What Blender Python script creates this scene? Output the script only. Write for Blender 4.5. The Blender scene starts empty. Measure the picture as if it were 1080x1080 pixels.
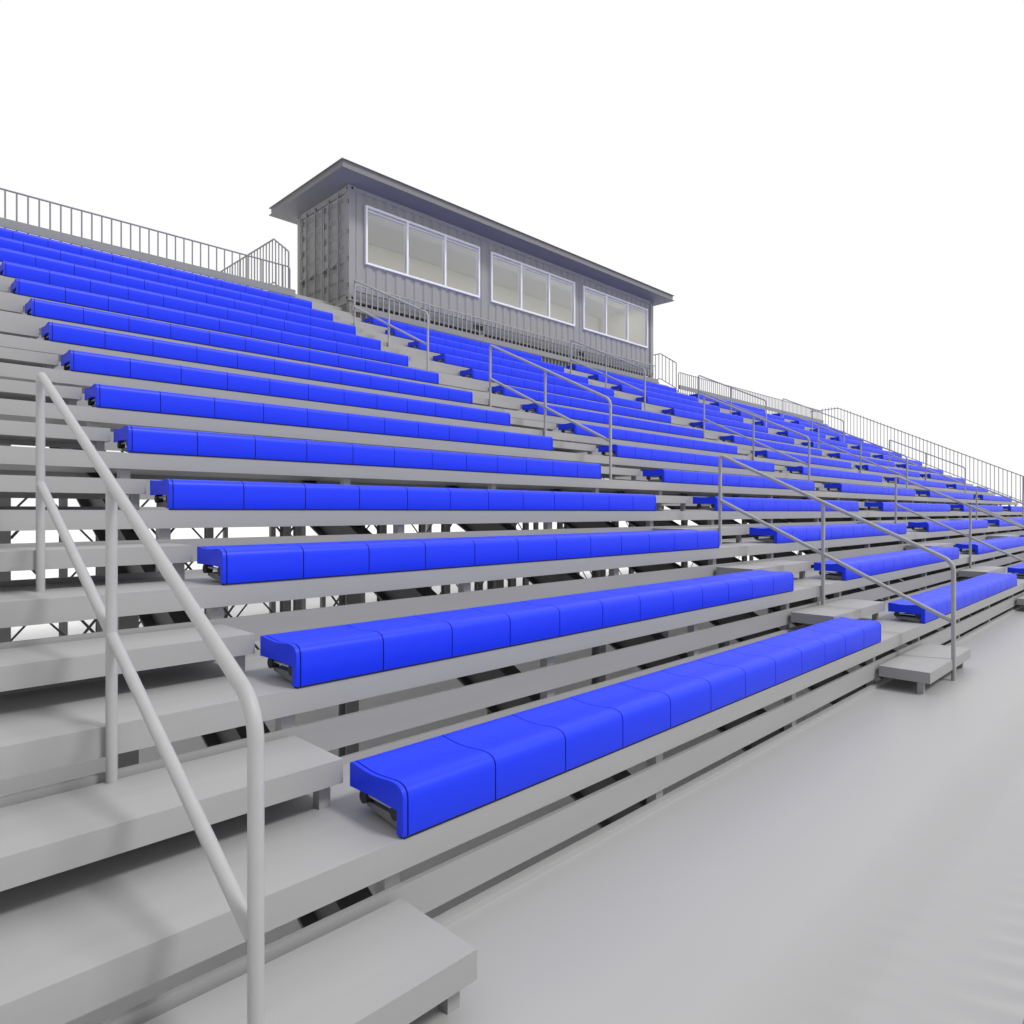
import bpy, math, random
from mathutils import Vector

random.seed(3)
scene = bpy.context.scene
COL = scene.collection

# ------------------------------------------------------------------ dimensions
M = 0.4572                 # one seat place
R, H = 0.8306, 0.4153      # depth and rise of one row
PITCH = 7.0155             # block + aisle
NROW, NBLOCK, NSEAT = 14, 5, 12
BLOCK = NSEAT * M
X0, X1 = -1.53, 35.08      # ends of the stand
GROUND = -1.55
YG = 11.63                 # line of the rear guard
AISLE_RAIL = -0.775        # handrail, from the left end of the block on its right

ORD = ['front', 'second', 'third', 'fourth', 'fifth', 'sixth', 'seventh', 'eighth', 'ninth', 'tenth',
       'eleventh', 'twelfth', 'thirteenth', 'topmost']

# ------------------------------------------------------------------ materials
def metal(name, col, rough=0.5, metallic=0.0, var=0.03, scale=(0.6, 6, 6), spec=0.4):
    m = bpy.data.materials.new(name); m.use_nodes = True
    nt = m.node_tree; b = nt.nodes['Principled BSDF']
    b.inputs['Roughness'].default_value = rough
    b.inputs['Metallic'].default_value = metallic
    b.inputs['Specular IOR Level'].default_value = spec
    tc = nt.nodes.new('ShaderNodeTexCoord'); mp = nt.nodes.new('ShaderNodeMapping')
    mp.inputs['Scale'].default_value = scale
    no = nt.nodes.new('ShaderNodeTexNoise'); no.inputs['Scale'].default_value = 2.0; no.inputs['Detail'].default_value = 5
    nt.links.new(tc.outputs['Object'], mp.inputs['Vector']); nt.links.new(mp.outputs['Vector'], no.inputs['Vector'])
    rp = nt.nodes.new('ShaderNodeValToRGB')
    rp.color_ramp.elements[0].position = 0.3; rp.color_ramp.elements[1].position = 0.7
    rp.color_ramp.elements[0].color = [c * (1 - var) for c in col] + [1]
    rp.color_ramp.elements[1].color = [min(1, c * (1 + var)) for c in col] + [1]
    nt.links.new(no.outputs['Fac'], rp.inputs['Fac']); nt.links.new(rp.outputs['Color'], b.inputs['Base Color'])
    mr = nt.nodes.new('ShaderNodeMapRange')
    mr.inputs['To Min'].default_value = rough - 0.04; mr.inputs['To Max'].default_value = rough + 0.04
    nt.links.new(no.outputs['Fac'], mr.inputs['Value']); nt.links.new(mr.outputs['Result'], b.inputs['Roughness'])
    return m

MAT = {
    'deck':   metal('aluminium_deck', (0.392, 0.392, 0.395), 0.55),
    'walk':   metal('aluminium_walkway', (0.43, 0.43, 0.432), 0.38, var=0.012, scale=(0.5, 0.5, 0.5)),
    'rail':   metal('galvanised_rail', (0.43, 0.43, 0.435), 0.42),
    'guard':  metal('guard_rail_paint', (0.29, 0.29, 0.295), 0.5),
    'toe':    metal('toe_board_aluminium', (0.285, 0.285, 0.287), 0.55),
    'steel':  metal('under_stand_steel', (0.23, 0.23, 0.233), 0.6),
    'dark':   metal('dark_steel', (0.10, 0.10, 0.10), 0.6),
    'blue':   metal('blue_plastic', (0.005, 0.039, 0.97), 0.44, var=0.01, scale=(1, 1, 1), spec=0.36),
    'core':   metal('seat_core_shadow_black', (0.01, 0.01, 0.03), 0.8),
    'rubber': metal('black_rubber', (0.03, 0.03, 0.03), 0.6),
    'rod':    metal('bright_rod', (0.6, 0.6, 0.6), 0.3, metallic=0.6),
    'wall':   metal('container_paint', (0.33, 0.327, 0.322), 0.5, var=0.03, scale=(1.5, 1.5, 0.4)),
    'soffit': metal('soffit_paint', (0.22, 0.22, 0.235), 0.6),
    'fascia': metal('roof_fascia', (0.225, 0.223, 0.22), 0.5),
    'white':  metal('white_window_frame', (0.90, 0.90, 0.90), 0.4, var=0.01),
    'liner':  metal('beige_wall_liner', (0.82, 0.79, 0.69), 0.7, var=0.015),
    'ceil':   metal('grey_ceiling_liner', (0.80, 0.795, 0.80), 0.7, var=0.015),
    'ground': metal('pale_ground', (0.92, 0.92, 0.92), 0.9, var=0.01, scale=(.05, .05, .05), spec=0.0),
}

def glass():
    m = bpy.data.materials.new('window_glass'); m.use_nodes = True
    nt = m.node_tree; nt.nodes.clear()
    out = nt.nodes.new('ShaderNodeOutputMaterial'); mix = nt.nodes.new('ShaderNodeMixShader')
    tr = nt.nodes.new('ShaderNodeBsdfTransparent'); tr.inputs['Color'].default_value = (0.93, 0.94, 0.94, 1)
    gl = nt.nodes.new('ShaderNodeBsdfGlossy'); gl.inputs['Roughness'].default_value = 0.03
    fr = nt.nodes.new('ShaderNodeLayerWeight'); fr.inputs['Blend'].default_value = 0.35
    mr = nt.nodes.new('ShaderNodeMapRange'); mr.inputs['To Min'].default_value = 0.05; mr.inputs['To Max'].default_value = 0.6
    nt.links.new(fr.outputs['Facing'], mr.inputs['Value']); nt.links.new(mr.outputs['Result'], mix.inputs['Fac'])
    nt.links.new(tr.outputs['BSDF'], mix.inputs[1]); nt.links.new(gl.outputs['BSDF'], mix.inputs[2])
    nt.links.new(mix.outputs['Shader'], out.inputs['Surface'])
    return m
MAT['glass'] = glass()

# ------------------------------------------------------------------ mesh helpers
class MB:
    def __init__(s): s.v = []; s.f = []; s.sm = []
    def add(s, verts, faces, smooth=False):
        n = len(s.v); s.v += [tuple(v) for v in verts]
        s.f += [tuple(i + n for i in f) for f in faces]
        s.sm += [smooth] * len(faces) if isinstance(smooth, bool) else list(smooth)
    def box(s, x0, x1, y0, y1, z0, z1):
        v = [(x0, y0, z0), (x1, y0, z0), (x1, y1, z0), (x0, y1, z0), (x0, y0, z1), (x1, y0, z1), (x1, y1, z1), (x0, y1, z1)]
        s.add(v, [(0, 3, 2, 1), (4, 5, 6, 7), (0, 1, 5, 4), (1, 2, 6, 5), (2, 3, 7, 6), (3, 0, 4, 7)])
        return s
    def prism_x(s, prof, x0, x1, smooth=()):
        """prof: (y, z) outline, clockwise seen from -x; caps get their own vertices so edges stay crisp"""
        n = len(prof)
        for i in range(n):
            pass
        v = [(x0, y, z) for y, z in prof] + [(x1, y, z) for y, z in prof]
        faces = [(i, (i + 1) % n, n + (i + 1) % n, n + i) for i in range(n)]
        s.add(v, faces, [i in smooth for i in range(n)])
        s.add([(x0, y, z) for y, z in prof], [tuple(reversed(range(n)))])
        s.add([(x1, y, z) for y, z in prof], [tuple(range(n))])
        return s
    def bar(s, a, b, w, h):
        """rectangular bar from a to b: w sideways, h upwards"""
        a = Vector(a); b = Vector(b); d = (b - a).normalized()
        up = Vector((0, 0, 1)) if abs(d.z) < 0.95 else Vector((0, 1, 0))
        sd = d.cross(up).normalized(); up = sd.cross(d)
        v = []
        for p in (a, b):
            for i, j in ((-1, -1), (1, -1), (1, 1), (-1, 1)):
                v.append(p + sd * (i * w / 2) + up * (j * h / 2))
        s.add(v, [(0, 3, 2, 1), (4, 5, 6, 7), (0, 1, 5, 4), (1, 2, 6, 5), (2, 3, 7, 6), (3, 0, 4, 7)])
        return s
    def tube(s, pts, r, seg=14, caps=True):
        pts = [Vector(p) for p in pts]
        t0 = (pts[1] - pts[0]).normalized()
        ref = Vector((1, 0, 0)) if abs(t0.x) < 0.9 else Vector((0, 1, 0))
        n = (ref - t0 * ref.dot(t0)).normalized()
        rings = []
        for i, p in enumerate(pts):
            if i == 0: t = t0; k = 1
            elif i == len(pts) - 1: t = (pts[i] - pts[i - 1]).normalized(); k = 1
            else:
                a = (pts[i] - pts[i - 1]).normalized(); b = (pts[i + 1] - pts[i]).normalized()
                t = (a + b).normalized(); k = 1 / max(0.35, math.cos(a.angle(b) / 2))
            n = (n - t * n.dot(t)).normalized(); b2 = t.cross(n)
            rings.append([p + n * (r * math.cos(2 * math.pi * j / seg)) + b2 * (r * (1 if k == 1 else 1) * math.sin(2 * math.pi * j / seg)) for j in range(seg)])
        v = [q for ring in rings for q in ring]; f = []
        for i in range(len(pts) - 1):
            for j in range(seg):
                f.append((i * seg + j, i * seg + (j + 1) % seg, (i + 1) * seg + (j + 1) % seg, (i + 1) * seg + j))
        s.add(v, f, True)
        if caps:
            s.add(rings[0], [tuple(reversed(range(seg)))]); s.add(rings[-1], [tuple(range(seg))])
        return s
    def disc_x(s, x0, x1, y, z, r, seg=18):
        return s.tube([(x0, y, z), (x1, y, z)], r, seg)
    def mesh(s, name, mat):
        me = bpy.data.meshes.new(name); me.from_pydata(s.v, [], s.f); me.materials.append(MAT[mat])
        me.polygons.foreach_set('use_smooth', s.sm); me.update()
        return me
    def build(s, name, mat, parent=None):
        o = bpy.data.objects.new(name, s.mesh(name, mat)); COL.objects.link(o)
        if parent: o.parent = parent
        return o

def link(name, me, parent=None, loc=None):
    o = bpy.data.objects.new(name, me); COL.objects.link(o)
    if parent: o.parent = parent
    if loc: o.location = loc
    return o

def tag(o, label, cat, group=None, kind=None):
    o['label'] = label
    if cat: o['category'] = cat
    if group: o['group'] = group
    if kind: o['kind'] = kind
    return o

def thing(name, loc, label, cat, group=None):
    o = bpy.data.objects.new(name, None); COL.objects.link(o); o.location = loc; o.empty_display_size = 0.2
    return tag(o, label, cat, group)

def copy_tree(o, parent=None):
    c = o.copy(); COL.objects.link(c); c.parent = parent
    for ch in o.children: copy_tree(ch, c)
    return c

def fillet(pts, radii, n=7):
    """round the inner corners of a polyline"""
    pts = [Vector(p) for p in pts]; out = [pts[0]]
    for i in range(1, len(pts) - 1):
        p, r = pts[i], radii[i - 1]
        a = (pts[i - 1] - p).normalized(); b = (pts[i + 1] - p).normalized()
        half = a.angle(b) / 2; d = r / math.tan(half)
        p0 = p + a * d; p1 = p + b * d; c = p + (a + b).normalized() * (r / math.sin(half))
        for k in range(n + 1):
            q = (p0 - c).lerp(p1 - c, k / n).normalized() * r + c
            out.append(q)
    out.append(pts[-1]); return out

# ------------------------------------------------------------------ ground and walkway
g = MB(); N = 64
g.add([(15 + 700 * math.cos(2 * math.pi * i / N), 700 * math.sin(2 * math.pi * i / N), GROUND) for i in range(N)], [tuple(range(N))])
tag(g.build('ground', 'ground'), 'flat white ground the whole stand is standing on', None, kind='structure')

w = MB()
w.prism_x([(-1.95, -H), (-0.002, -H), (0.0, -H + 0.025), (0.045, -H + 0.025), (0.045, -H - 0.05), (-1.91, -H - 0.05), (-1.91, -H - 0.2), (-1.95, -H - 0.2)], X0, X1)
tag(w.build('walkway', 'walk'), 'smooth pale grey walkway running along the front of the stand', None, kind='structure')

# ------------------------------------------------------------------ rows of decking
def row_deck(r, label, x0=X0, x1=X1, name='row_deck', last=False):
    t = thing(name, (0, r * R, r * H), label, 'decking', 'stepped rows of decking' if name == 'row_deck' else 'landings beside the press box')
    m = MB(); end = R; bk = -0.158 if r == 4 else -0.1165
    m.prism_x([(0, 0), (end - 0.002, 0), (end, 0.025), (end + 0.045, 0.025), (end + 0.045, bk), (end - 0.01, bk), (end - 0.01, -0.116), (0, -0.116)], x0, x1)
    m.build('tread', 'deck', t)
    MB().box(x0, x1, 0.02, 0.045, -0.336, -0.187).build('riser_board', 'deck', t)
    return t
for r in range(NROW):
    row_deck(r, 'long grey stepped decking carrying the %s row of blue benches' % ORD[r])

# ------------------------------------------------------------------ benches
OUT = [(0.365, 0.100), (0.365, 0.191), (0.362, 0.1985), (0.355, 0.2015), (0.32, 0.198), (0.285, 0.194), (0.25, 0.191), (0.21, 0.1895),
       (0.17, 0.1905), (0.13, 0.194), (0.095, 0.198), (0.07, 0.1995), (0.047, 0.199), (0.028, 0.1955), (0.012, 0.188), (0.002, 0.1775), (-0.004, 0.164),
       (-0.006, 0.148), (-0.006, 0.013), (-0.004, 0.009), (0.034, 0.009), (0.036, 0.098), (0.18, 0.104)]
SMO = set(range(1, 18))
OUT = list(reversed(OUT)); n_ = len(OUT)
SMOR = {n_ - 2 - i for i in SMO}
seat_me = MB().prism_x(OUT, 0.0034, M - 0.0034, SMOR).mesh('seat', 'blue')
def shrink(p, e):
    out = []
    n = len(p)
    for i in range(n):
        a = Vector(p[i - 1]); b = Vector(p[i]); c = Vector(p[(i + 1) % n])
        d1 = (b - a).normalized(); d2 = (c - b).normalized()
        nn = Vector((d1.y, -d1.x)) + Vector((d2.y, -d2.x)); nn.normalize()
        out.append(tuple(b + nn * -e)) if False else out.append(tuple(b + nn * e))
    return out
def area(p): return sum(p[i - 1][0] * p[i][1] - p[i][0] * p[i - 1][1] for i in range(len(p))) / 2
sg = 1 if abs(area(shrink(OUT, 0.004))) < abs(area(OUT)) else -1
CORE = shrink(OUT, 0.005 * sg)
cap_me_l = MB().prism_x(OUT, -0.022, -0.0034, SMOR).mesh('end_cap', 'blue')
cap_me_r = MB().prism_x(OUT, BLOCK + 0.0034, BLOCK + 0.022, SMOR).mesh('end_cap', 'blue')
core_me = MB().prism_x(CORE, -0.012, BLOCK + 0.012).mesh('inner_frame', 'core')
base = [(0.292, 0.034), (0.058, 0.001), (0.037, 0.050), (0.292, 0.052)]
base_me = MB().prism_x(base, 0.012, BLOCK - 0.012).mesh('base_rail', 'steel')
axle_me = [MB().tube([(xx, 0.068, 0.083), (xx, 0.283, 0.085)], 0.007, 8).mesh('axle', 'rod') for xx in (0.004, BLOCK - 0.004)]
wheel = {}
for k, (xa, xb) in (('l', (-0.012, 0.028)), ('r', (BLOCK - 0.028, BLOCK + 0.012))):
    wheel[k] = MB().disc_x(xa, xb, 0, 0, 0.0265).mesh('caster', 'rubber')
strip_me = MB().box(-0.015, BLOCK + 0.015, -0.0035, 0.03, 0.0006, 0.0086).mesh('gap_shade_strip', 'core')  # black strip: shade of the gap under the seats put into colour

def make_bench():
    t = thing('seat_bench', (0, 0, 0), '', 'bench', 'blue twelve-place benches on the stand')
    for i in range(NSEAT): link('seat', seat_me, t, (i * M, 0, 0))
    link('end_cap', cap_me_l, t); link('end_cap', cap_me_r, t)
    link('inner_frame', core_me, t); link('base_rail', base_me, t); link('gap_shade_strip', strip_me, t)
    for me in axle_me: link('axle', me, t)
    for k in 'lr':
        link('caster', wheel[k], t, (0, 0.283, 0.075)); link('caster', wheel[k], t, (0, 0.068, 0.073))
    return t
BLK = ['nearest block, right of the nearest handrails', 'second block, beyond the second line of handrails', 'third block, between third and fourth handrails',
       'fourth block, right of the press box', 'farthest block, beside the end guard']
proto = None
for k in range(NBLOCK):
    for r in range(NROW):
        if proto is None: proto = make_bench(); o = proto
        else: o = copy_tree(proto)
        o.location = (k * PITCH, r * R, r * H)
        row = 'topmost row' if r == 13 else '%s row' % ORD[r]
        o['label'] = 'blue bench, %s of the %s' % (row, BLK[k])

# ------------------------------------------------------------------ half steps in the aisles
sx0, sx1 = -1.595, -0.036
sy0, sy1 = -0.435, -0.012
step_me = MB()
step_me.box(sx0, sx1, sy0, sy1, -0.307, -0.2076)
step_me = step_me.mesh('step_board', 'deck')
leg_me = MB().box(-0.026, 0.026, -0.026, 0.026, -H, -0.3075).mesh('leg', 'deck')
AIS = ['nearest aisle', 'second aisle', 'third aisle, below the press box', 'fourth aisle, right of press box', 'farthest aisle']
sproto = None
for k in range(5):
    for r in range(NROW):
        if sproto is None:
            sproto = thing('aisle_step', (0, 0, 0), '', 'step', 'grey half steps in the aisles')
            link('step_board', step_me, sproto)
            for lx in (sx0 + 0.05, sx1 - 0.05): link('leg', leg_me, sproto, (lx, sy0 + 0.085, 0))
            o = sproto
        else: o = copy_tree(sproto)
        o.location = (k * PITCH, r * R, r * H)
        if r == 0: lb = 'lowest grey half step, standing on the walkway, %s' % AIS[k]
        else: lb = 'grey half step before the %s row, %s' % (ORD[r], AIS[k])
        o['label'] = lb

# ------------------------------------------------------------------ aisle handrails
RR = 0.0205
def make_handrail():
    t = thing('handrail', (0, 0, 0), '', 'handrail', 'pipe handrails in the aisles')
    s = 0.492
    yF, yM, yB = -0.438, 0.803, 2.039
    zt = lambda y: 1.937 + 0.482 * (y - yB)
    zm = lambda y: 1.377 + s * (y - yB)
    pts = fillet([(0, yF, -H), (0, yF, zt(yF)), (0, yB, zt(yB)), (0, yB, 2 * H)], [0.145, 0.03])
    MB().tube(pts, RR).build('top_rail', 'rail', t)
    MB().tube([(0, yM, H / 2), (0, yM, zt(yM) - 0.01)], RR).build('middle_post', 'rail', t)
    mb = MB()
    mb.tube([(0, yF + 0.01, zm(yF)), (0, yB - 0.005, zm(yB))], RR); mb.build('mid_rail', 'rail', t)
    return t
hp = None
LVL = ['lowest', 'middle', 'highest']
for k in range(5):
    for j in range(3):
        if hp is None: hp = make_handrail(); o = hp
        else: o = copy_tree(hp)
        o.location = (k * PITCH + AISLE_RAIL - (0.012 if k == 0 else 0), 5 * j * R, 5 * j * H)
        o['label'] = '%s of the three grey pipe handrails climbing the %s' % (LVL[j], AIS[k])

# ------------------------------------------------------------------ guard rails
bal_cache = {}
def baluster(z0, z1, mat='guard', r=0.013):
    key = (round(z0, 3), round(z1, 3), mat, r)
    if key not in bal_cache: bal_cache[key] = MB().tube([(0, 0, z0), (0, 0, z1)], r, 8, False).mesh('baluster', mat)
    return bal_cache[key]
def back_guard(x0, x1, label, toe_ext=0.0, mat='guard'):
    t = thing('guard_rail', (x0, YG, 13 * H), label, 'guard rail', 'baluster guards around the stand')
    L = x1 - x0; top = 6.495 - 13 * H
    pts = fillet([(0, 0, 0.03), (0, 0, top), (L, 0, top), (L, 0, 0.03)], [0.07, 0.07])
    MB().tube(pts, 0.016, 10).build('top_rail', mat, t)
    MB().box(-toe_ext, L + toe_ext, -0.062, -0.018, 5.865 - 13 * H, 6.008 - 13 * H).build('toe_board', 'toe', t)
    n = int(L / 0.155)
    me = baluster(0.02, top, mat, 0.013 if mat == 'guard' else 0.0165)
    for i in range(1, n):
        link('baluster', me, t, (i * L / n, 0, 0))
    return t
back_guard(X0, 5.445, 'rear baluster guard left of the press box, above the nearest block', 0.1)
back_guard(7.05, 19.50, 'long rear baluster guard running just in front of the press box', 0.1, 'rail')
back_guard(21.06, X1, 'rear baluster guard right of the press box, along the top row', 0.0)

# end guard following the slope
t = thing('guard_rail', (X1, 0, 0), 'sloping baluster guard down the far right end of the stand', 'guard rail', 'baluster guards around the stand')
zt = lambda y: 0.492 * y + 1.23
MB().tube(fillet([(0, -1.2, 0.6), (0, -0.2, zt(-0.2)), (0, 10.85, zt(10.85)), (0, YG + 0.6, 6.52)], [0.1, 0.05]), 0.02, 10).build('top_rail', 'guard', t)
MB().tube([(0, -0.2, 0.04), (0, 10.85, 0.5 * 10.85 + 0.03), (0, YG + 0.6, 5.5)], 0.015, 8).build('bottom_rail', 'guard', t)
n = int((YG + 0.3) / 0.155)
for i in range(n):
    y = 0.0 + i * 0.155
    z1 = zt(min(y, 10.85)) if y < 10.85 else 6.55
    link('baluster', baluster(0, 1.2), t, (0, y, 0.5 * min(y, 10.85) + 0.02))
for y in (-0.2, 3.15):
    MB().tube([(0, y, 0.5 * y - 0.6), (0, y, zt(y))], 0.03, 10).build('post', 'guard', t)

# guard along the front of the walkway (throws the striped shadow across it)
t = thing('guard_rail', (X0, -1.99, -H), 'front baluster guard along the open edge of the walkway', 'guard rail', 'baluster guards around the stand')
L = 15.4
MB().tube(fillet([(0, 0, -0.1), (0, 0, 1.07), (L, 0, 1.07), (L, 0, -0.1)], [0.08, 0.08]), 0.0195, 10).build('top_rail', 'guard', t)
MB().tube([(0, 0, 0.06), (L, 0, 0.06)], 0.0165, 8).build('bottom_rail', 'guard', t)
me = baluster(0.06, 1.07)
for i in range(1, 99): link('baluster', me, t, (i * L / 99, 0, 0))

# ------------------------------------------------------------------ landings, their guards
def landing(x0, x1, label, gx, glabel):
    t = thing('landing', (0, 14 * R, 14 * H), label, 'landing', 'landings beside the press box')
    MB().box(x0, x1, 0.03, R, -0.05, 0).build('tread', 'deck', t)
    MB().box(x0, x1, 0, 0.028, -0.126, 0).build('nose_board', 'deck', t)
    MB().box(x0, x1, 0.05, 0.075, -0.336, -0.187).build('riser_board', 'deck', t)
    MB().box(x0, x1, R, R + 3.2, H - 0.126, H).build('platform', 'deck', t)
    MB().box(x0, x1, R + 0.02, R + 0.045, H - 0.336, H - 0.187).build('riser_board', 'deck', t)
    for d in (0, R):
        MB().box(x0 + 0.02, x1 - 0.02, d - 0.435, d - 0.022, d / 2 - 0.307, d / 2 - 0.2076).build('step_board', 'deck', t)
    for x in (x0 + 0.1, x1 - 0.1):
        for y in (R + 0.3, R + 2.9):
            MB().box(x - 0.05, x + 0.05, y - 0.05, y + 0.05, GROUND - 14 * H, H - 0.13).build('leg', 'steel', t)
    q = thing('stair_guard', (gx, 0, 0), glabel, 'guard rail', 'baluster guards around the stand')
    y0, y1, y2 = YG + 0.02, 12.34, 15.6
    z0, z1 = 6.86, 7.29
    pts = fillet([(0, y0, 5.45), (0, y0, z0 - 0.03), (0, y1, z1), (0, y2, z1), (0, y2, 6.0)], [0.06, 0.04, 0.07])
    MB().tube(pts, 0.0175, 10).build('top_rail', 'guard', q)
    MB().tube([(0, y0, 5.88), (0, y1, 6.33), (0, y2, 6.33)], 0.014, 8).build('bottom_rail', 'guard', q)
    n = int((y2 - y0) / 0.15)
    for i in range(1, n):
        y = y0 + i * (y2 - y0) / n
        zb = 5.88 + (6.33 - 5.88) * min(1, (y - y0) / (y1 - y0)); ztp = z0 + (z1 - z0) * min(1, (y - y0) / (y1 - y0))
        link('baluster', baluster(0, round(ztp - zb, 2)), q, (0, y, zb))
landing(5.49, 6.97, 'grey landing with steps at the left door end of the press box', 5.43, 'peaked baluster guard on the landing left of the press box')
landing(19.56, 21.03, 'grey landing with steps at the right end of the press box', 20.93, 'peaked baluster guard on the landing right of the press box')

# ------------------------------------------------------------------ steel under the stand
def wide_flange(mb, a, b, depth, width, tf=0.016, tw=0.012):
    """I section from a to b in a plane of constant x, web upright in that plane"""
    a = Vector(a); b = Vector(b); d = (b - a).normalized(); nrm = Vector((1, 0, 0)).cross(d); 
    X = Vector((1, 0, 0))
    def slab(c0, c1, hw, off0, off1):
        v = []
        for p in (c0, c1):
            for sx, o in ((-hw, off0), (hw, off0), (hw, off1), (-hw, off1)): v.append(p + X * sx + nrm * o)
        mb.add(v, [(0, 3, 2, 1), (4, 5, 6, 7), (0, 1, 5, 4), (1, 2, 6, 5), (2, 3, 7, 6), (3, 0, 4, 7)])
    slab(a, b, width / 2, -depth / 2, -depth / 2 + tf)
    slab(a, b, width / 2, depth / 2 - tf, depth / 2)
    slab(a, b, tw / 2, -depth / 2 + tf + 0.0005, depth / 2 - tf - 0.0005)
xs = []
for k in range(NBLOCK):
    xs += [k * PITCH + d for d in (-0.03, 1.805, 3.655, 5.50)]
xs = [X0 + 0.06] + xs + [X1 - 0.06]
COLS = [3.35, 8.26, 11.4, 14.1]
cz = lambda y: 0.5 * y - 0.52          # top of the raker
BD = 0.33
def col_mesh(y):
    m = MB(); top = cz(min(y, 12.6)) - 0.36
    if y > 12.6: top = 5.95
    for s in (-1, 1): m.box(-0.065, 0.065, y + s * 0.06 - 0.006, y + s * 0.06 + 0.006, GROUND, top)
    m.box(-0.005, 0.005, y - 0.0535, y + 0.0535, GROUND, top)
    return m.mesh('column', 'steel')
col_me = [col_mesh(y) for y in COLS]
m = MB(); wide_flange(m, (0, -0.25, cz(-0.25) - BD / 2), (0, 12.7, cz(12.7) - BD / 2), BD, 0.15); rak_me = m.mesh('raker_beam', 'dark')
stub_me = [MB().box(-0.035, 0.035, 0.052, 0.115, -0.50, -0.1165).mesh('stub_post', 'deck')]
def xbrace(dx):
    out = []
    for y in COLS[1:3]:
        top = min(cz(y), 5.3) - 0.55; hgt = top - GROUND
        nlev = max(1, round(hgt / 2.3)); mm = MB()
        for l in range(nlev):
            za, zb = GROUND + 0.15 + l * hgt / nlev, GROUND + 0.15 + (l + 1) * (hgt / nlev) - 0.1
            mm.bar((0.07, y - 0.012, za), (dx - 0.07, y - 0.012, zb), 0.006, 0.034)
            mm.bar((0.07, y + 0.012, zb), (dx - 0.07, y + 0.012, za), 0.006, 0.034)
        out.append(mm.mesh('cross_brace', 'dark'))
    return out
xb = {}
names = ['first', 'second', 'third', 'fourth', 'fifth', 'sixth', 'seventh', 'eighth', 'ninth', 'tenth', 'eleventh', 'twelfth', 'thirteenth', 'fourteenth',
         'fifteenth', 'sixteenth', 'seventeenth', 'eighteenth', 'nineteenth', 'twentieth', 'twenty-first', 'last']
for i, x in enumerate(xs):
    t = thing('support_frame', (x, 0, 0), 'dark sloping steel frame with columns under the decking, %s from the left' % names[i], 'steel frame', 'steel frames holding up the stand')
    link('raker_beam', rak_me, t)
    for q, me in enumerate(col_me):
        if q < 3 or i % 4 == 2: link('column', me, t)
    for r in range(NROW + 1): link('stub_post', stub_me[0], t, (0, r * R, r * H))
    if i + 1 < len(xs) and i % 4 != 0:
        dx = round(xs[i + 1] - x, 3)
        if dx not in xb: xb[dx] = xbrace(dx)
        for me in xb[dx]: link('cross_brace', me, t)

# ------------------------------------------------------------------ press box (converted shipping container)
PX0, PX1, PY0, PY1, PZ0, PZ1 = 7.0, 19.62, 11.8, 14.27, 6.17, 8.86
PB = thing('press_box', (0, 0, 0), 'grey corrugated press box with flat overhanging roof and three white framed windows', 'press box')
WZ0, WZ1 = 7.115, 8.515
WIN = [(7.445, 11.10), (11.525, 15.175), (15.59, 19.25)]
def corrugated(mb, xa, xb, za, zb, y):
    """trapezoid corrugation along x, phase fixed to the box"""
    per = 0.285; prof = [(0, 0), (0.07, 0), (0.11, 0.024), (0.175, 0.024), (0.215, 0), (0.285, 0)]
    xsn = []
    k0 = int((xa - PX0) / per) - 1
    for k in range(k0, int((xb - PX0) / per) + 2):
        for i in range(5):
            xsn.append((PX0 + k * per + prof[i][0], prof[i][1]))
    def dep(x):
        for (a, da), (b, db) in zip(xsn, xsn[1:]):
            if a <= x <= b: return da + (db - da) * (x - a) / (b - a)
        return 0
    pts = [(xa, dep(xa))] + [p for p in xsn if xa < p[0] < xb] + [(xb, dep(xb))]
    for (a, da), (b, db) in zip(pts, pts[1:]):
        mb.add([(a, y + da, za), (b, y + db, za), (b, y + db, zb), (a, y + da, zb)], [(0, 1, 2, 3)])
mb = MB(); yw = PY0 + 0.025
ca, cb = PX0 + 0.17, PX1 - 0.17
corrugated(mb, ca, cb, PZ0 + 0.255, WZ0 - 0.001, yw)
corrugated(mb, ca, cb, WZ1 + 0.001, PZ1 - 0.11, yw)
edges = [ca] + [v for wn in WIN for v in wn] + [cb]
for i in range(0, len(edges), 2): corrugated(mb, edges[i], edges[i + 1], WZ0, WZ1, yw)
mb.build('front_wall', 'wall', PB)
mb = MB(); corrugated(mb, ca, cb, PZ0 + 0.16, PZ1 - 0.11, PY1 - 0.06); mb.build('rear_wall', 'wall', PB)
MB().box(PX1 - 0.05, PX1 - 0.02, PY0 + 0.16, PY1 - 0.16, PZ0 + 0.16, PZ1 - 0.11).build('end_wall', 'wall', PB)
for (x, y) in ((PX0, PY0), (PX1 - 0.17, PY0), (PX0, PY1 - 0.16), (PX1 - 0.17, PY1 - 0.16)):
    p = MB().box(x, x + 0.17, y, y + 0.16, PZ0 + 0.12, PZ1 - 0.12).build('corner_post', 'wall', PB)
    for z in (PZ0 + 0.0, PZ1 - 0.118):
        c = MB(); c.box(x - 0.006, x + 0.178, y - 0.006, y + 0.166, z, z + 0.118)
        co = c.build('corner_casting', 'wall', p)
    h = MB()
    for z in (PZ0 + 0.03, PZ1 - 0.09):
        h.box(x + 0.06, x + 0.11, y - 0.008, y - 0.0065, z, z + 0.06); h.box(x - 0.008, x - 0.0065, y + 0.05, y + 0.1, z, z + 0.06)
    h.build('casting_hole', 'core', p)
MB().box(PX0 + 0.179, PX1 - 0.179, PY0 + 0.012, PY0 + 0.075, PZ1 - 0.11, PZ1 - 0.002).build('top_rail', 'wall', PB)
mb = MB()
pk = [(10.87, 11.23), (15.30, 15.66)]
xx = PX0 + 0.179
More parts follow.
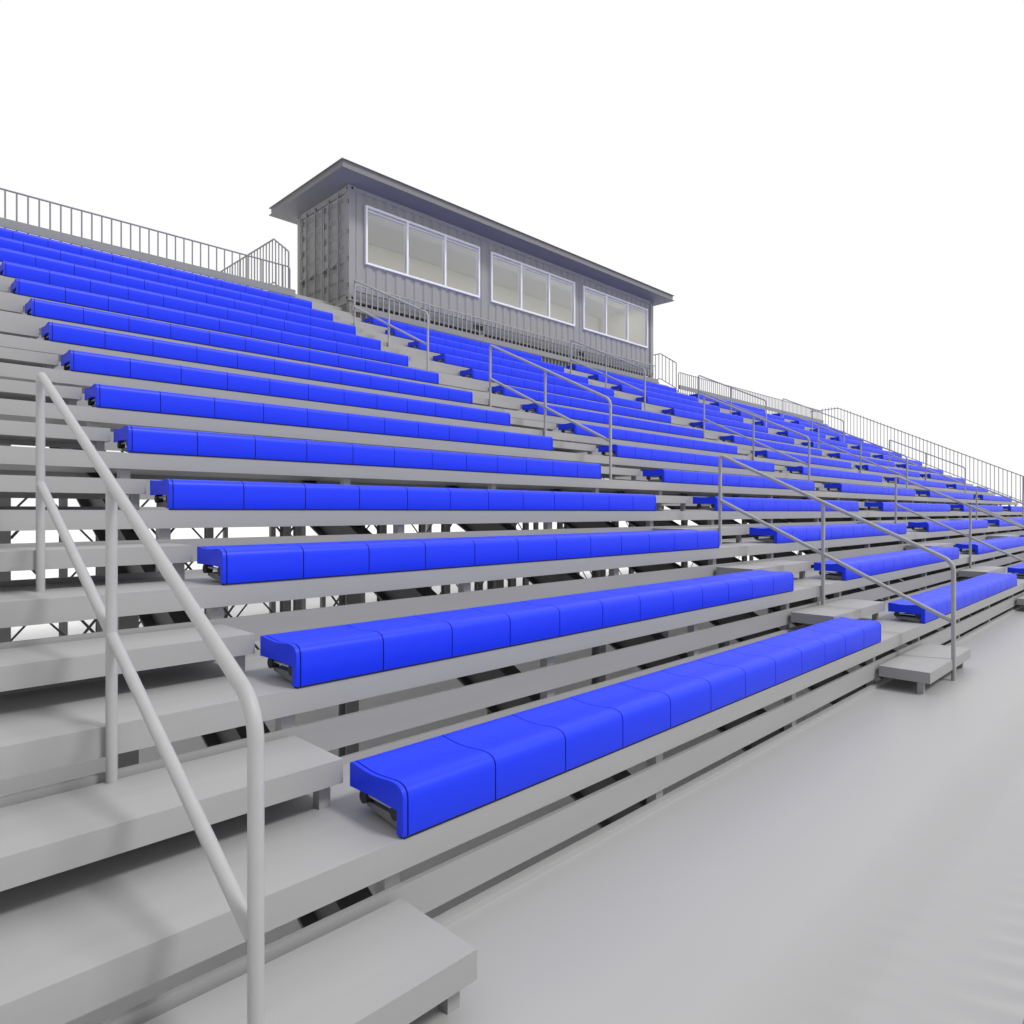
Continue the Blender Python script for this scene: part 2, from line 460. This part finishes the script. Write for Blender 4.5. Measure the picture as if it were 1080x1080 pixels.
for a, b in pk: mb.box(xx, a, PY0 + 0.006, PY0 + 0.1, PZ0 + 0.001, PZ0 + 0.235); mb.box(a, b, PY0 + 0.006, PY0 + 0.1, PZ0 + 0.001, PZ0 + 0.06); mb.box(a, b, PY0 + 0.006, PY0 + 0.1, PZ0 + 0.20, PZ0 + 0.235); xx = b
mb.box(xx, PX1 - 0.179, PY0 + 0.006, PY0 + 0.1, PZ0 + 0.001, PZ0 + 0.235)
mb.build('bottom_rail', 'steel', PB)  # darker steel colour stands in for the shade behind the guard
MB().box(PX0 + 0.179, PX1 - 0.179, PY0 + 0.03, PY0 + 0.105, PZ0 + 0.2352, PZ0 + 0.262).build('gap_shade_strip', 'core', PB)  # black strip stands for the shade at the foot of the corrugation
MB().box(PX0 + 0.1, PX1 - 0.1, PY0 + 0.11, PY1 - 0.12, PZ0 + 0.02, PZ0 + 0.25).build('floor', 'dark', PB)
# interior seen through the panes
MB().box(PX0 + 0.09, PX1 - 0.09, PY0 + 0.09, PY1 - 0.11, PZ1 - 0.14, PZ1 - 0.115).build('ceiling', 'ceil', PB)
MB().box(PX0 + 0.09, PX1 - 0.09, PY1 - 0.10, PY1 - 0.075, PZ0 + 0.151, PZ1 - 0.142).build('rear_lining', 'liner', PB)
for x in (PX0 + 0.09, PX1 - 0.11): MB().box(x, x + 0.02, PY0 + 0.17, PY1 - 0.17, PZ0 + 0.152, PZ1 - 0.142).build('end_lining', 'liner', PB)
d = MB(); d.box(18.9, 19.0, PY1 - 0.115, PY1 - 0.101, PZ0 + 0.16, 8.2); d.box(19.0 + 0.003, 19.3, PY1 - 0.115, PY1 - 0.101, 8.1, 8.2)
MB().box(18.35, 19.25, PY1 - 0.13, PY1 - 0.101, PZ0 + 0.16, 8.25).build('rear_door', 'ceil', PB)

for wi, (a, b) in enumerate(WIN):
    wd = bpy.data.objects.new('window', None); COL.objects.link(wd); wd.parent = PB; wd.empty_display_size = 0.2
    fr = MB(); f = 0.05; ya, yb = PY0 - 0.025, PY0 + 0.085
    fr.box(a, b, ya, yb, WZ0, WZ0 + f); fr.box(a, b, ya, yb, WZ1 - f, WZ1)
    fr.box(a, a + f, ya, yb, WZ0 + f + .0005, WZ1 - f - .0005); fr.box(b - f, b, ya, yb, WZ0 + f + .0005, WZ1 - f - .0005)
    third = (b - a) / 3
    for k in (1, 2): fr.box(a + k * third - 0.028, a + k * third + 0.028, ya + 0.004, yb - 0.004, WZ0 + f + .0005, WZ1 - f - .0005)
    fr.build('frame', 'white', wd)
    for k in range(3):
        xa = a + k * third + (f if k == 0 else 0.028); xb_ = a + (k + 1) * third - (f if k == 2 else 0.028)
        MB().box(xa, xb_, ya + 0.045, ya + 0.051, WZ0 + f, WZ1 - f).build('pane', 'glass', wd)
        MB().box(xa, xb_, ya + 0.02, ya + 0.06, WZ1 - f - 0.075, WZ1 - f - 0.058).build('sash_bar', 'white', wd)

# cargo doors on the left end
ym = (PY0 + PY1) / 2
DZ0, DZ1 = PZ0 + 0.17, PZ1 - 0.16
MB().box(PX0 + 0.01, PX0 + 0.09, PY0 + 0.161, PY1 - 0.161, PZ1 - 0.14, PZ1 - 0.003).build('door_header', 'wall', PB)
MB().box(PX0 + 0.01, PX0 + 0.09, PY0 + 0.161, PY1 - 0.161, PZ0 + 0.003, PZ0 + 0.15).build('door_sill', 'wall', PB)
MB().box(PX0 + 0.06, PX0 + 0.085, PY0 + 0.161, PY1 - 0.161, PZ0 + 0.151, PZ1 - 0.141).build('door_gasket', 'rubber', PB)
for (ya, yb) in ((PY0 + 0.17, ym - 0.012), (ym + 0.012, PY1 - 0.17)):
    dm = MB()
    per = 0.36; n = int((DZ1 - DZ0) / per); per = (DZ1 - DZ0) / n
    prof = []
    for k in range(n):
        z = DZ0 + k * per
        prof += [(0.0, z), (0.0, z + per * 0.55), (0.03, z + per * 0.65), (0.03, z + per * 0.9)]
    prof.append((0.0, DZ1))
    yi, yj = ya + 0.06, yb - 0.06
    for (d0, z0), (d1, z1) in zip(prof, prof[1:]):
        dm.add([(PX0 + 0.025 + d0, yj, z0), (PX0 + 0.025 + d0, yi, z0), (PX0 + 0.025 + d1, yi, z1), (PX0 + 0.025 + d1, yj, z1)], [(0, 1, 2, 3)])
    dm.box(PX0 + 0.012, PX0 + 0.058, ya, yi - .0005, DZ0, DZ1); dm.box(PX0 + 0.012, PX0 + 0.058, yj + .0005, yb, DZ0, DZ1)
    dr = dm.build('cargo_door', 'wall', PB)
    for fy in (0.27, 0.68):
        yy = ya + (yb - ya) * fy
        MB().tube([(PX0 - 0.02, yy, PZ0 + 0.1), (PX0 - 0.02, yy, PZ1 - 0.09)], 0.023, 10).build('locking_bar', 'wall', dr)
        hm = MB(); hm.bar((PX0 - 0.035, yy - 0.02, PZ0 + 0.98), (PX0 - 0.035, yy + 0.30, PZ0 + 0.93), 0.02, 0.035)
        hm.build('handle', 'wall', dr)
        hk = MB()
        hk.box(PX0 - 0.045, PX0 + 0.02, yy + 0.20, yy + 0.26, PZ0 + 0.88, PZ0 + 0.915)
        hk.build('bracket', 'steel', dr)
    ye = ya - 0.02 if ya < ym - 0.5 else yb + 0.02
    hg = MB()
    for z in (PZ0 + 0.35, PZ0 + 0.98, PZ0 + 1.6, PZ0 + 2.3): hg.box(PX0 - 0.008, PX0 + 0.03, ye - 0.05, ye + 0.05, z - 0.06, z + 0.06)
    hg.build('hinge', 'wall', dr)
hg = MB()
for z in (PZ0 + 0.35, PZ0 + 0.98, PZ0 + 1.6, PZ0 + 2.3): hg.box(PX0 - 0.012, PX0 + 0.012, PY0 + 0.002, PY0 + 0.03, z - 0.05, z + 0.05)
hg.build('hinge_pin', 'dark', PB)

# dark panel added as the shade under the box, set back behind the guard
MB().box(PX0 + 0.2, PX1 - 0.2, PY0 + 0.16, PY0 + 0.3, PZ0 - 0.36, PZ0 - 0.003).build('underbox_shade', 'dark', PB)
# roof slab with channel edges
RX0, RX1, RY0, RY1 = 6.44, 20.03, 11.17, 14.72
rf = bpy.data.objects.new('roof', None); COL.objects.link(rf); rf.parent = PB; rf.empty_display_size = 0.2
MB().box(RX0 + 0.05, RX1 - 0.05, RY0 + 0.05, RY1 - 0.05, PZ1 + 0.004, PZ1 + 0.16).build('roof_slab', 'soffit', rf)
fm = MB(); zb, ztp = PZ1, PZ1 + 0.185
e = 0.045
fm.box(RX0 + e, RX1 - e, RY0 + e, RY0 + e + 0.0045, zb + 0.012, ztp - 0.012); fm.box(RX0 + e, RX1 - e, RY1 - e - .0045, RY1 - e, zb + .012, ztp - .012)
fm.box(RX0 + e, RX0 + e + 0.0045, RY0 + e + .005, RY1 - e - .005, zb + 0.012, ztp - 0.012); fm.box(RX1 - e - .0045, RX1 - e, RY0 + e + .005, RY1 - e - .005, zb + .012, ztp - .012)
fm.box(RX0, RX1, RY0, RY1, ztp - 0.0115, ztp)
fm.build('fascia', 'fascia', rf)
MB().box(RX0, RX1, RY0, RY1, zb - 0.008, zb + 0.0035).build('soffit', 'soffit', rf)
# support posts carrying the box
for x in (PX0 + 0.09, PX0 + 4.2, PX0 + 8.4, PX1 - 0.09):
    for y in (PY0 + 0.09, PY1 - 0.1):
        MB().box(x - 0.06, x + 0.06, y - 0.06, y + 0.06, GROUND, PZ0 - 0.002).build('support_post', 'wall', PB)

# ------------------------------------------------------------------ camera
cam = bpy.data.cameras.new('camera'); co = bpy.data.objects.new('camera', cam); COL.objects.link(co)
cam.sensor_width = 36; cam.lens = 24; cam.clip_start = 0.05; cam.clip_end = 2000
co.location = (-1.5457, -2.1079, 1.2337); co.rotation_euler = (math.radians(90), 0, math.radians(-45))
scene.camera = co

# ------------------------------------------------------------------ light: soft key from front right, bright white surround
S_STR = 1.6
ld = bpy.data.lights.new('key', 'SUN'); ld.energy = S_STR; ld.angle = math.radians(11); ld.color = (1.0, 0.985, 0.96)
lo = bpy.data.objects.new('key', ld); COL.objects.link(lo)
lo.rotation_euler = Vector((-0.27, 0.76, -1.0)).to_track_quat('-Z', 'Y').to_euler()
il = bpy.data.lights.new('press_box_fill_light', 'AREA'); il.shape = 'RECTANGLE'; il.size = 11.5; il.size_y = 0.5; il.energy = 66; il.color = (1.0, 0.98, 0.93)  # added fill without a fixture, so the lining shows through the panes
io = bpy.data.objects.new('press_box_fill_light', il); COL.objects.link(io); io.location = ((PX0 + PX1) / 2, 12.6, PZ1 - 0.16)
wd = bpy.data.worlds.new('World'); scene.world = wd; wd.use_nodes = True
nt = wd.node_tree; nt.nodes.clear()
out = nt.nodes.new('ShaderNodeOutputWorld'); bg = nt.nodes.new('ShaderNodeBackground')
tc = nt.nodes.new('ShaderNodeTexCoord')
dot = nt.nodes.new('ShaderNodeVectorMath'); dot.operation = 'DOT_PRODUCT'; dot.inputs[1].default_value = (0.75, 0.30, 0.50)
nt.links.new(tc.outputs['Generated'], dot.inputs[0])
rp = nt.nodes.new('ShaderNodeValToRGB')
el = rp.color_ramp.elements
el[0].position = 0.10; el[0].color = (0.22, 0.22, 0.225, 1)
el[1].position = 0.66; el[1].color = (1.0, 1.0, 1.0, 1)
ee = el.new(0.35); ee.color = (0.36, 0.36, 0.368, 1)
ma = nt.nodes.new('ShaderNodeMath'); ma.operation = 'MULTIPLY_ADD'; ma.inputs[1].default_value = 0.5; ma.inputs[2].default_value = 0.5
nt.links.new(dot.outputs['Value'], ma.inputs[0]); nt.links.new(ma.outputs['Value'], rp.inputs['Fac'])
nt.links.new(rp.outputs['Color'], bg.inputs['Color']); bg.inputs['Strength'].default_value = 1.0
nt.links.new(bg.outputs['Background'], out.inputs['Surface'])

scene.view_settings.view_transform = 'Standard'; scene.view_settings.look = 'None'
scene.view_settings.exposure = 0; scene.view_settings.gamma = 1
scene.cycles.max_bounces = 8; scene.cycles.diffuse_bounces = 5; scene.cycles.transparent_max_bounces = 12
scene.cycles.use_denoising = True
